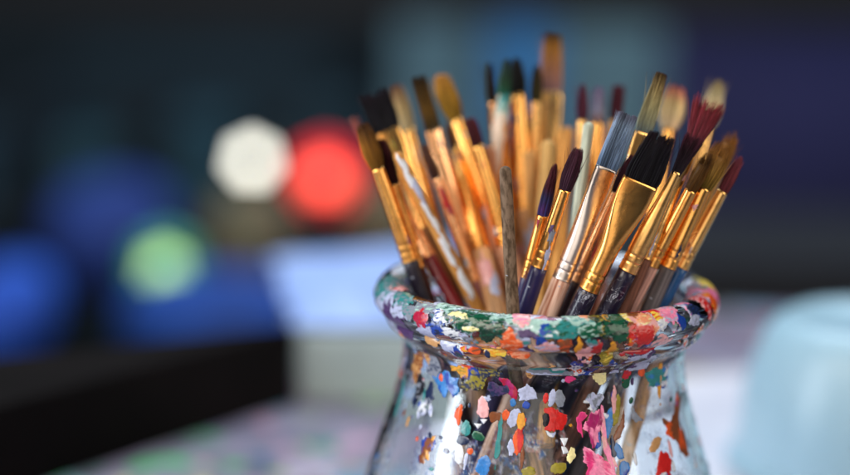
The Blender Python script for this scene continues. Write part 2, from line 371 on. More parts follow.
film, nt, b = mat("thin_paint_film"); L = nt.links
at_ = node(nt, 'ShaderNodeAttribute', attribute_name='col'); L.new(at_.outputs['Color'], b.inputs['Base Color']); b.inputs['Roughness'].default_value = 0.35
out = nt.nodes['Material Output']; tr = node(nt, 'ShaderNodeBsdfTransparent'); mx = node(nt, 'ShaderNodeMixShader')
L.new(at_.outputs['Alpha'], mx.inputs[0]); L.new(tr.outputs[0], mx.inputs[1]); L.new(b.outputs[0], mx.inputs[2]); L.new(mx.outputs[0], out.inputs[0])
class Coat:
    """a thin skin of dried paint over part of the jar: colour and cover per vertex"""
    def __init__(s, s0, s1, ns, nth):
        s.ns, s.nth = ns, nth
        S, T = np.meshgrid(np.linspace(s0, s1, ns), np.linspace(-math.pi, math.pi, nth, endpoint=False), indexing='ij')
        s.S, s.T = S.ravel(), T.ravel(); s.P, s.N = surf(s.S, s.T)
        s.R = np.hypot(s.P[:, 0], s.P[:, 1])
        s.c = np.zeros((len(s.S), 4)); s.h = np.zeros(len(s.S))
        s.w1 = fbm(s.P * 330, 4, 3) - 0.5; s.w2 = fbm(s.P * 330 + 40, 4, 9) - 0.5; s.w3 = fbm(s.P * 1000, 3, 5) - 0.5
    def base(s, cols, cover, freq, seed, stretch=(1, 1, 1)):
        n = fbm(s.P * np.array(stretch) * freq, 5, seed); n = (n - n.mean()) / n.std() * 0.17 + 0.5
        i = np.clip(n * len(cols), 0, len(cols) - 1).astype(int)
        C = np.array(cols)[i]; a = fbm(s.P * freq * 0.8 + 9, 5, seed + 31); a = (a - a.mean()) / a.std()
        thr = np.quantile(a, 1 - cover); al = np.clip(0.5 + (a - thr) * 1.2, 0, 1)
        s._put(C, al)
    def _put(s, C, al, where=None):
        wh = np.arange(len(s.S)) if where is None else where
        over = al > 0.5
        m_ = np.clip((al[over] - 0.5) / 0.16, 0, 1)[:, None]; old = s.c[wh[over], :3]; had = (s.c[wh[over], 3] > 0.5)[:, None]
        m_ = np.where(had, 0.25 + 0.75 * m_, 1.0)
        s.c[wh[over], :3] = old * (1 - m_) + (C[over] if np.ndim(C) == 2 else C) * m_
        s.c[wh, 3] = np.maximum(s.c[wh, 3], al)
        s.h[wh[over]] += 0.00008 + 0.0001 * np.clip((al[over] - 0.5) * 2, 0, 1)
    def blob(s, sc, tc, rs, rt, color, warp=0.7, streak=None):
        R = np.interp(sc, arc_len, P_out[:, 0])
        dt = (s.T - tc + math.pi) % (2 * math.pi) - math.pi
        a = (s.S - sc); b_ = dt * R
        wh = np.nonzero((np.abs(a) < rs * 2.6) & (np.abs(b_) < rt * 2.6))[0]
        if not len(wh): return
        d = np.sqrt((a[wh] / rs + s.w1[wh] * warp * 3.4) ** 2 + (b_[wh] / rt + s.w2[wh] * warp * 3.4) ** 2) + s.w3[wh] * warp * 0.7
        al = np.clip(0.5 + (1 - d) * 0.9, 0, 1)
        C = np.tile(np.array(color), (len(wh), 1))
        if streak is not None:
            q = fbm(np.stack([a[wh] * 1500 + b_[wh] * 420, b_[wh] * 380, a[wh] * 0 + sc * 900], 1), 3, 4) + s.w3[wh] * 0.35
            q = np.clip((q - 0.5) / 0.16, 0, 1)[:, None]; q = q * q * (3 - 2 * q); C = C * (1 - q) + np.array(streak) * q
        s._put(C, al, wh)
    def build(s, name, parent, lift=0.00012):
        P = s.P + s.N * (lift + np.minimum(s.h, 0.0009) + 0.0002 * (s.w1 + 0.5))[:, None]
        al = s.c[:, 3].reshape(s.ns, s.nth); F = []
        need = al > 0.3
        q = need | np.roll(need, -1, 1); q = q[:-1] | q[1:]
        ii, jj = np.nonzero(q); j2 = (jj + 1) % s.nth
        F = np.stack([ii * s.nth + jj, (ii + 1) * s.nth + jj, (ii + 1) * s.nth + j2, ii * s.nth + j2], 1)
        used = np.unique(F); remap = -np.ones(len(P), int); remap[used] = np.arange(len(used))
        o = link(name, P[used], remap[F].tolist(), paint, parent); setcol(o, s.c[used]); return o

s_collar_end = arc_len[len(arc) + 6 * 7]
rim = Coat(arc_len[3], s_collar_end, 170, 1150)
rim.base([PC[k] for k in ('navy', 'grey', 'purple', 'lilac', 'grey', 'teal', 'white', 'lilac')], 0.36, 75, 21, (0.7, 0.7, 2.4))
rim.c[rim.S > arc_len[len(arc) + 4], 3] *= 0.86
rim.base([PC[k] for k in ('red', 'green', 'purple', 'blue', 'white', 'orange', 'amber', 'pink')], 0.06, 190, 51)
def px_blobs(coat, rows, warp=0.55):
    for px, py, rx, ry, colr, *st in rows:
        s_, t_ = hit(px, py)
        P0, N0 = surf(np.array([s_]), np.array([t_])); v = CAM - (P0[0] + np.array([JX, JY, 0])); v /= np.linalg.norm(v)
        fs = max(0.35, abs(float(np.dot(N0[0], v)))); ct = max(0.3, abs(math.sin(t_)))
        coat.blob(s_, t_, ry * K / fs, rx * K / ct, PC[colr], warp, PC[st[0]] if st else None)
px_blobs(rim, [
    (384, 302, 7, 8, 'lilac', 'grey'), (395, 287, 9, 3, 'rose', 'red'), (404, 300, 8, 4, 'teal', 'grey'), (410, 312, 10, 6, 'grey', 'teal'), (395, 322, 10, 6, 'purple'), (388, 285, 8, 6, 'teal', 'grey'),
    (398, 313, 8, 4, 'lilac', 'grey'), (421, 322, 6, 6, 'crimson', 'red'), (408, 332, 6, 5, 'purple'), (424, 309, 9, 4, 'grey', 'mint'), (437, 331, 10, 6, 'blue', 'navy'), (440, 320, 6, 4, 'white', 'blue'), (447, 309, 11, 4, 'mint', 'green'),
    (428, 336, 8, 4, 'lilac'), (452, 335, 9, 4, 'white', 'navy'),
    (468, 323, 20, 11, 'green', 'dkgreen'), (462, 318, 12, 2, 'pale', 'green'), (470, 331, 7, 2, 'pale', 'green'), (492, 334, 12, 9, 'dkgreen', 'green'), (479, 316, 12, 5, 'green', 'dkgreen'), (510, 321, 20, 5, 'mint', 'green'), (540, 327, 22, 6, 'mint', 'white'), (523, 318, 8, 5, 'rose', 'pink'),
    (538, 317, 8, 4, 'lilac', 'red'), (508, 333, 8, 4, 'dkgreen'), (530, 336, 10, 4, 'purple'), (546, 332, 5, 7, 'blue'), (540, 343, 6, 5, 'blue', 'navy'), (566, 331, 16, 7, 'teal', 'green'), (577, 321, 14, 4, 'mint', 'teal'), (583, 317, 5, 3, 'salmon'),
    (600, 324, 9, 12, 'dkgreen', 'olive'), (590, 333, 10, 7, 'green', 'mint'), (604, 318, 3, 5, 'amber'), (617, 330, 12, 11, 'green', 'dkgreen'), (613, 317, 10, 5, 'green'), (626, 317, 5, 7, 'pale', 'yellow'),
    (634, 316, 7, 4, 'brown'), (646, 325, 12, 9, 'rose', 'salmon'), (643, 321, 6, 5, 'salmon', 'pale'), (644, 339, 9, 8, 'red'), (632, 332, 5, 7, 'red', 'brown'), (655, 314, 6, 4, 'yellow', 'orange'), (652, 308, 18, 3, 'red', 'hot'), (663, 308, 9, 4, 'rose', 'white'),
    (662, 326, 7, 5, 'white', 'lilac'), (671, 316, 9, 7, 'pink', 'lilac'), (685, 309, 6, 5, 'lilac', 'pink'), (681, 322, 5, 5, 'blue'), (693, 313, 6, 5, 'navy', 'blue'), (694, 322, 6, 3, 'lilac', 'grey'),
    (702, 304, 4, 7, 'red', 'rose'), (708, 292, 6, 12, 'pink', 'hot'), (714, 287, 3, 10, 'yellow', 'amber'), (700, 279, 9, 3, 'olive', 'green'), (693, 289, 6, 5, 'grey', 'pink'), (712, 303, 4, 6, 'orange', 'amber'), (706, 283, 5, 3, 'yellow'),
    (450, 347, 9, 5, 'lilac', 'white'), (432, 343, 8, 4, 'tan'), (475, 352, 6, 4, 'orange', 'brown'), (495, 353, 11, 5, 'amber', 'yellow'), (512, 347, 9, 11, 'orange', 'salmon'), (520, 354, 8, 6, 'salmon', 'orange'), (488, 356, 3, 3, 'navy'),
    (545, 349, 12, 5, 'rose', 'lilac'), (565, 349, 7, 6, 'brown', 'orange'), (579, 349, 3, 7, 'amber'), (585, 354, 9, 4, 'rose'), (608, 354, 7, 6, 'olive', 'yellow'), (612, 350, 4, 5, 'amber'), (640, 353, 18, 3, 'red', 'crimson'), (596, 352, 5, 4, 'red'), (661, 344, 10, 4, 'rose', 'grey'),
])
rim.build("rim_paint", jar)
body = Coat(s_collar_end * 0.985, arc_len[-1] * 0.99, 210, 1000)
body.base([PC[k] for k in ('navy', 'purple', 'grey', 'lilac', 'white', 'blue', 'brown', 'amber')], 0.05, 120, 77)
for _ in range(110):
    top = random.random() < 0.45
    s_ = random.uniform(s_collar_end, s_collar_end + (0.02 if top else 0.085)); r_ = random.choice((0.0005, 0.0007, 0.001, 0.0016))
    body.blob(s_, random.uniform(-math.pi, math.pi), r_ * random.uniform(0.8, 2.2), r_, PC[random.choice(('blue', 'sky', 'red', 'white', 'lilac', 'orange', 'amber', 'green', 'navy', 'magenta', 'black', 'purple', 'yellow', 'brown'))], 0.45)
for _ in range(48):
    s_ = random.uniform(s_collar_end, s_collar_end + 0.06); r_ = random.uniform(0.0005, 0.0013)
    body.blob(s_, random.uniform(-math.pi, math.pi), r_ * random.uniform(3, 9), r_, PC[random.choice(('sky', 'navy', 'red', 'lilac', 'white', 'orange', 'amber', 'purple', 'grey', 'rose', 'brown', 'teal'))], 0.4)
px_blobs(body, [(468, 366, 8, 5, 'orange', 'red'), (462, 373, 8, 4, 'amber', 'olive'), (436, 368, 8, 6, 'grey', 'navy'), (426, 352, 6, 6, 'tan', 'brown'), (418, 366, 5, 9, 'brown', 'tan'), (486, 372, 12, 9, 'navy', 'olive'), (474, 379, 8, 7, 'blue', 'navy'), (528, 371, 8, 5, 'tan', 'brown'), (541, 372, 4, 4, 'crimson', 'purple'), (555, 374, 12, 3, 'amber', 'orange'), (590, 369, 18, 3, 'orange', 'amber'),
                (615, 366, 8, 3, 'orange', 'red'), (633, 364, 7, 7, 'red', 'crimson'), (570, 381, 5, 3, 'hot'), (600, 378, 6, 7, 'pale'), (500, 392, 10, 5, 'navy', 'purple'), (430, 395, 4, 6, 'navy'), (476, 385, 10, 8, 'olive', 'navy'), (420, 388, 4, 7, 'black', 'grey'), (495, 418, 5, 5, 'brown')], 0.6)
body.build("paint_specks", jar)

fl_ = Coat(s_collar_end * 0.97, arc_len[-1] * 0.99, 150, 700)
Q = np.stack([fl_.R * np.cos(fl_.T) * 95 + fl_.w1 * 1.5, fl_.R * np.sin(fl_.T) * 95 + fl_.w2 * 1.5, fl_.S * 24], 1)
na, nb, nc = fbm(Q, 4, 61), fbm(Q * 1.7 + 5, 4, 71), fbm(Q * np.array([2.6, 2.6, 1.6]) + 11, 4, 81)
pal = np.array([PC[k] for k in ('white', 'lilac', 'purple', 'sky', 'white', 'rose', 'navy', 'lilac')])
fl_.c[:, :3] = pal[np.clip((nb - .22) / .56 * 8, 0, 7).astype(int)]
fl_.c[:, 3] = np.clip((na - .55) * 4, 0, .38) * np.clip((nc - .3) * 3.5, 0, 1)
P_ = fl_.P + fl_.N * 0.00007
F = [(i * 700 + j, (i + 1) * 700 + j, (i + 1) * 700 + (j + 1) % 700, i * 700 + (j + 1) % 700) for i in range(149) for j in range(700)]
o = link("paint_film", P_, F, film, jar); setcol(o, fl_.c)

def splash(poly, color, label, h=0.00016, streak=None, wob=0.34):
    Q = np.array(poly, float); cpt = Q.mean(0); n = 96
    Qc = np.vstack([Q, Q[:1]]); L_ = np.concatenate([[0], np.cumsum(np.linalg.norm(np.diff(Qc, axis=0), axis=1))])
    sm = np.linspace(0, L_[-1], n, endpoint=False); O = np.stack([np.interp(sm, L_, Qc[:, 0]), np.interp(sm, L_, Qc[:, 1])], 1)
    for _ in range(2): O = (np.roll(O, 1, 0) + 2 * O + np.roll(O, -1, 0)) / 4
    rad = np.linalg.norm(O - cpt, axis=1).mean()
    jit = fbm(np.concatenate([O * 0.17, np.zeros((n, 1))], 1), 3, int(abs(cpt[0] * 7 + cpt[1])) % 997) - 0.5
    jit2 = fbm(np.concatenate([O * 0.75, np.ones((n, 1))], 1), 2, 33) - 0.5
    O = cpt + (O - cpt) * (1 + wob * 2 * jit[:, None] + wob * 0.9 * jit2[:, None])
    rings = [1.0, 0.97, 0.9, 0.75, 0.5, 0.25]; V, C = [], []
    base = np.array(PC[color])
    for t in rings:
        for o_ in O:
            q = cpt + (o_ - cpt) * t; s_, th = hit(*q); P0, N0 = surf(np.array([s_]), np.array([th]))
            hh = 0.00016 + h * math.sqrt(max(0, 1 - t ** 4)) * (0.7 + 0.6 * vnoise(np.array([[q[0] * .22, q[1] * .22, 1.0]]), 5)[0])
            V.append(P0[0] + N0[0] * hh)
            cc = base
            if streak is not None and vnoise(np.array([[q[0] * 0.25, q[1] * 0.09, 3.0]]), 8)[0] > 0.58: cc = np.array(PC[streak])
            cc = cc * (0.72 + 0.6 * fbm(np.array([[q[0] * 0.35, q[1] * 0.12, 7.0]]), 3, 15)[0]); C.append((*cc, 1))
    s_, th = hit(*cpt); P0, N0 = surf(np.array([s_]), np.array([th])); V.append(P0[0] + N0[0] * (0.00018 + h)); C.append((*base, 1))
    F = []
    for k in range(len(rings) - 1):
        for i in range(n): F.append((k * n + i, k * n + (i + 1) % n, (k + 1) * n + (i + 1) % n, (k + 1) * n + i))
    e = (len(rings) - 1) * n
    for i in range(n): F.append((e + i, e + (i + 1) % n, len(V) - 1))
    o = link("paint_splash", V, F, paint, jar); setcol(o, C); tag(o, label); return o
def ell(x, y, a, b, rot=0):
    r_ = math.radians(rot)
    b = b * 1.2
    return [(x + a * math.cos(t) * math.cos(r_) - b * math.sin(t) * math.sin(r_), y + a * math.cos(t) * math.sin(r_) + b * math.sin(t) * math.cos(r_)) for t in np.linspace(0, 2 * math.pi, 14, endpoint=False)]
S = splash
S([(431, 377), (445, 374), (458, 380), (460, 393), (453, 399), (450, 389), (446, 399), (440, 395), (438, 386)], 'sky', "blue paint splash below the rim at left", streak='blue')
S([(498, 380), (508, 379), (514, 387), (520, 394), (517, 402), (511, 398), (505, 391)], 'crimson', "crimson paint splash near the neck", streak='magenta')
S([(517, 391), (524, 389), (527, 385), (534, 391), (536, 399), (527, 403), (519, 403)], 'lilac', "lilac white paint splash")
S(ell(513, 404, 3, 4), 'sky', "small blue paint dab"); S(ell(526, 407, 4, 3), 'blue', "small deep blue paint dab")
S([(519, 419), (524, 418), (526, 422), (523, 432), (523, 446), (520, 453), (515, 453), (513, 445), (514, 437), (518, 430)], 'red', "long red paint drip", streak='orange')
S(ell(506, 417, 4, 5, 20), 'orange', "small orange red paint dab")
S(ell(514, 419, 6, 8, 20), 'lilac', "pale lilac paint patch")
S(ell(511, 450, 4, 7), 'lilac', "pale grey paint drip")
S([(544, 410), (553, 408), (558, 414), (567, 417), (566, 423), (560, 432), (551, 434), (545, 428)], 'red', "large red paint patch in the middle of the jar", streak='red')
S(ell(546, 400, 3, 5), 'red', "small red paint dab"); S(ell(552, 400, 4, 8, 10), 'lilac', "upright lilac paint dab"); S(ell(560, 401, 5, 7, -10), 'grey', "grey paint ring")
S([(583, 451), (590, 450), (600, 457), (610, 465), (620, 482), (588, 484), (585, 466)], 'pink', "large pink paint run", streak='hot')
S([(589, 413), (600, 412), (602, 424), (598, 436), (600, 448), (592, 450), (588, 436), (582, 430)], 'magenta', "magenta lilac paint smear", streak='pink', h=0.0003)
S([(601, 411), (604, 412), (604, 428), (606, 442), (612, 458), (620, 474), (613, 474), (606, 460), (602, 445), (600, 428)], 'pink', "thin pink paint run", streak='rose')
S([(576, 419), (581, 413), (589, 416), (581, 423), (583, 441), (577, 431)], 'hot', "hot pink paint fleck")
S([(560, 440), (568, 440), (566, 446), (564, 449)], 'white', "white angular fleck", 0.0004, wob=0.05); S([(561, 448), (566, 449), (569, 455), (563, 456)], 'white', "white angular fleck lower", 0.0004, wob=0.05)  # small white angular flecks, slightly raised on the glass
S([(474, 425), (482, 426), (478, 431)], 'white', "white angular fleck at left", 0.0004, wob=0.03); S([(480, 421), (488, 421), (484, 426)], 'white', "small white angular fleck at left", 0.0004, wob=0.03)
S(ell(571, 457, 4, 7, 20), 'pale', "cream paint drip"); S(ell(616, 411, 4, 13, 8), 'olive', "olive yellow paint drip", streak='olive')
S(ell(608, 426, 5, 13, 10), 'sky', "blue paint streak"); S(ell(616, 452, 5, 8, -40), 'sky', "bright blue paint dab"); S(ell(624, 470, 5, 7), 'sky', "lower bright blue paint dab", streak='blue'); S(ell(597, 441, 4, 8), 'blue', "deep blue paint dab among the pink")
S([(676, 390), (681, 399), (678, 419), (683, 440), (689, 459), (686, 463), (677, 447), (668, 440), (659, 417), (669, 425), (673, 412)], 'brown', "branching brown paint run at right", streak='orange')
S([(660, 455), (668, 453), (671, 462), (672, 482), (655, 482), (657, 464)], 'red', "bright red paint run at lower right", streak='red')
S(ell(657, 379, 11, 9), 'teal', "teal paint patch under the rim at right", 0.0003, streak='sky'); S(ell(626, 383, 4, 6, 15), 'green', "green paint dab"); S(ell(641, 373, 3.5, 4), 'orange', "round orange paint dot")
S(ell(528, 474, 8, 4), 'olive', "yellow green paint dab"); S(ell(559, 470, 8, 5, -20), 'olive', "olive paint dab"); S(ell(483, 468, 7, 9, 20), 'sky', "soft blue paint patch", streak='sky'); S(ell(470, 453, 3, 3), 'orange', "tiny orange paint dot")
S(ell(459, 455, 5, 8), 'white', "white paint drip at lower left"); S(ell(478, 438, 7, 4, 20), 'green', "dark green paint dab"); S(ell(463, 442, 6, 4, 10), 'navy', "dark blue paint dab"); S(ell(466, 430, 5, 7), 'teal', "grey teal paint dab")
S([(620, 424), (624, 410), (623, 430), (619, 444), (611, 444), (615, 434)], 'brown', "brown paint fleck"); S(ell(655, 446, 5, 8, 25), 'tan', "tan paint fleck"); S([(632, 408), (637, 416), (643, 422), (635, 424), (631, 420)], 'grey', "grey brown paint fleck", streak='brown')
S(ell(431, 438, 2, 4, -15), 'navy', "tiny navy paint fleck"); S(ell(441, 439, 2, 2), 'navy', "tiny navy paint dot"); S(ell(432, 471, 2.5, 1.5), 'teal', "tiny teal paint dot"); S(ell(483, 410, 6, 9), 'rose', "pale rose paint patch", 0.0003)

# ------------------------------------------------------------------ brushes
def ferrule_mat(name, c1, c2, rough):
    mt, nt, b = mat(name); L = nt.links
    tc = node(nt, 'ShaderNodeTexCoord'); n = node(nt, 'ShaderNodeTexNoise', Scale=160.0, Detail=6.0); mp = node(nt, 'ShaderNodeMapping'); mp.inputs['Scale'].default_value = (1, 1, 0.25)
    L.new(tc.outputs['Object'], mp.inputs[0]); L.new(mp.outputs[0], n.inputs['Vector'])
    r = ramp(nt, [(0.35, c1), (0.7, c2)]); L.new(n.outputs[0], r.inputs[0])
    n5 = node(nt, 'ShaderNodeTexNoise', Scale=75.0, Detail=6.0, Roughness=0.7); L.new(tc.outputs['Object'], n5.inputs['Vector'])
    s5 = ramp(nt, [(0.56, (0, 0, 0)), (0.68, (0.75, 0.75, 0.75))]); L.new(n5.outputs[0], s5.inputs[0])
    m5 = node(nt, 'ShaderNodeMixRGB'); L.new(s5.outputs[0], m5.inputs[0]); L.new(r.outputs[0], m5.inputs[1]); m5.inputs[2].default_value = (c2[0] * .42, c2[1] * .36, c2[2] * .4, 1)
    L.new(m5.outputs[0], b.inputs['Base Color'])
    b.inputs['Metallic'].default_value = 1.0
    rr = ramp(nt, [(0.3, (rough,) * 3), (0.75, (rough + 0.22,) * 3)]); L.new(n.outputs[0], rr.inputs[0]); L.new(rr.outputs[0], b.inputs['Roughness'])
    n3 = node(nt, 'ShaderNodeTexNoise', Scale=350.0, Detail=2.0); L.new(tc.outputs['Object'], n3.inputs['Vector'])
    bp = node(nt, 'ShaderNodeBump', Strength=0.12, Distance=0.0005); L.new(n3.outputs[0], bp.inputs['Height']); L.new(bp.outputs[0], b.inputs['Normal'])
    return mt
FM = {'gold': ferrule_mat("brass_ferrule", (0.95, 0.50, 0.14), (0.80, 0.35, 0.08), 0.16), 'copper': ferrule_mat("copper_ferrule", (0.95, 0.52, 0.26), (0.82, 0.38, 0.15), 0.18),
      'silver': ferrule_mat("nickel_ferrule", (0.86, 0.77, 0.70), (0.70, 0.62, 0.56), 0.22), 'palegold': ferrule_mat("pale_brass_ferrule", (0.93, 0.55, 0.19), (0.80, 0.41, 0.12), 0.2)}
HM = {}
def handle_mat(c, fleck, wood=0.0, c2=None):
    key = (c, fleck, wood, c2)
    if key in HM: return HM[key]
    mt, nt, b = mat("painted_handle"); L = nt.links
    tc = node(nt, 'ShaderNodeTexCoord'); mp = node(nt, 'ShaderNodeMapping'); mp.inputs['Scale'].default_value = (1, 1, 0.4 if wood >= .8 and c2 == '#463626' else 0.06)
    L.new(tc.outputs['Object'], mp.inputs[0])
    n = node(nt, 'ShaderNodeTexNoise', Scale=700.0 if wood else 200.0, Detail=4.0); L.new(mp.outputs[0], n.inputs['Vector'])
    a = lin(c); d = lin(c2) if c2 else tuple(x * (0.45 if wood else 0.8) for x in a)
    r = ramp(nt, [(0.42, a), (0.62, d)]); L.new(n.outputs[0], r.inputs[0])
    n2 = node(nt, 'ShaderNodeTexNoise', Scale=260.0, Detail=6.0, Distortion=1.2); L.new(tc.outputs['Object'], n2.inputs['Vector'])
    st = ramp(nt, [(0.72 - 0.12 * fleck, (0, 0, 0)), (0.75 - 0.12 * fleck, (1, 1, 1))]); L.new(n2.outputs[0], st.inputs[0])
    if fleck > .3:
        st = ramp(nt, [(0.488, (0, 0, 0)), (0.5, (1, 1, 1)), (0.512, (0, 0, 0))]); L.new(n2.outputs[0], st.inputs[0])
        n4 = node(nt, 'ShaderNodeTexNoise', Scale=110.0, Detail=1.0); L.new(tc.outputs['Object'], n4.inputs['Vector'])
        s4 = ramp(nt, [(0.5, (0, 0, 0)), (0.58, (1, 1, 1))]); L.new(n4.outputs[0], s4.inputs[0])
        mu = node(nt, 'ShaderNodeMath', operation='MULTIPLY'); L.new(st.outputs[0], mu.inputs[0]); L.new(s4.outputs[0], mu.inputs[1]); st = mu
    mx = node(nt, 'ShaderNodeMixRGB'); L.new(st.outputs[0], mx.inputs[0]); L.new(r.outputs[0], mx.inputs[1]); mx.inputs[2].default_value = (0.36, 0.38, 0.46, 1)
    L.new(mx.outputs[0], b.inputs['Base Color']); b.inputs['Roughness'].default_value = 0.75 if wood else 0.28
    b.inputs['Specular IOR Level'].default_value = 0.25 if wood else 0.5
    bp = node(nt, 'ShaderNodeBump', Strength=0.7 if wood else 0.1, Distance=0.0004); L.new(n.outputs[0], bp.inputs['Height']); L.new(bp.outputs[0], b.inputs['Normal'])
    HM[key] = mt; return mt
hair, nt, b = mat("brush_hair"); L = nt.links
at_ = node(nt, 'ShaderNodeAttribute', attribute_name='col'); L.new(at_.outputs['Color'], b.inputs['Base Color']); b.inputs['Roughness'].default_value = 0.5; b.inputs['Specular IOR Level'].default_value = 0.18

IN_Z = np.concatenate([P_in[:, 1], [RIMZ, RIMZ + 0.0072, RIMZ + 0.0075]]); IN_R = np.concatenate([P_in[:, 0], [P_in[-1, 0], 0.056, 9]])
FLOOR_Z = P_in[0, 1] + 0.001
def inside_r(z): return np.interp(z, IN_Z, IN_R)

placed = []
def axis_of(T, B, dT, dB):
    a, b_ = at(*T, dT), at(*B, dB); v = b_ - a; return a, v / np.linalg.norm(v)
def sweep(a, v, rad, maxlen):
    """how far a brush pushed down this line goes before the glass or its length stops it, and how badly it cuts the opening"""
    ts = np.linspace(0.01, maxlen, 110); P = a + ts[:, None] * v
    rr = np.hypot(P[:, 0] - JX, P[:, 1] - JY)
    taper = np.where(P[:, 2] < RIMZ - 0.03, rad * 0.75, rad) + 0.0006
    gap = inside_r(P[:, 2]) - rr - taper
    mouth = (P[:, 2] < RIMZ + 0.0076) & (P[:, 2] > RIMZ - 0.03)
    viol = max(0, -gap[mouth].min()) if mouth.any() else 0.05
    bad = np.nonzero(((gap < 0) | (P[:, 2] < FLOOR_Z + rad * 0.6)) & (P[:, 2] < RIMZ - 0.03))[0]
    end = ts[bad[0] - 1] if len(bad) else maxlen
    return end, viol
def settle(T, B, dT, dB, rad, maxlen, span_t=12, span_b=16):
    best = None
    PL = np.array([Q for Q, _ in placed]).reshape(len(placed), 48, 3); PR = np.array([q for _, q in placed])
    for i in np.arange(-span_t, span_t + 1, 4):
        for j in np.arange(-span_b, span_b + 1, 4):
            a, v = axis_of(T, B, (dT + i) / 1000, (dB + j) / 1000)
            end, viol = sweep(a, v, rad, maxlen)
            pen = 0; cost = viol * 4000 + (abs(i) + abs(j)) * 0.05 + max(0, 0.12 - end) * 60
            if best is not None and cost > best[0]: continue
            if placed:
                ts = np.linspace(0, end, 22); P = a + ts[:, None] * v
                d2 = ((P[None, :, None] - PL[:, None]) ** 2).sum(3).min((1, 2)); pen = np.maximum(0, rad + PR - np.sqrt(d2)).sum()
            cost += pen * 500
            if best is None or cost < best[0]: best = (cost, a, v, end, viol, pen)
    _, a, v, end, viol, pen = best
    ts = np.linspace(0, end, 48); placed.append((a + ts[:, None] * v, rad * 0.92))
    return a, v, end, viol, pen

def tube_part(name, prof, material, parent, n=28):
    """prof rows: (z, half width x, half width y); ends are closed"""
    V, F = [], []
    for z, a_, b_ in prof:
        for i in range(n):
            t = 2 * math.pi * i / n; ex = 2 / (2 + 2.2 * min(1, max(0, a_ / max(b_, 1e-6) - 1) / 2))
            f = lambda c: math.copysign(abs(c) ** ex, c)
            V.append((a_ * f(math.cos(t)), b_ * f(math.sin(t)), z))
    for k in range(len(prof) - 1):
        for i in range(n): F.append((k * n + i, k * n + (i + 1) % n, (k + 1) * n + (i + 1) % n, (k + 1) * n + i))
    F.append(tuple(range(n - 1, -1, -1))); F.append(tuple(range((len(prof) - 1) * n, len(prof) * n)))
    return link(name, V, F, material, parent)

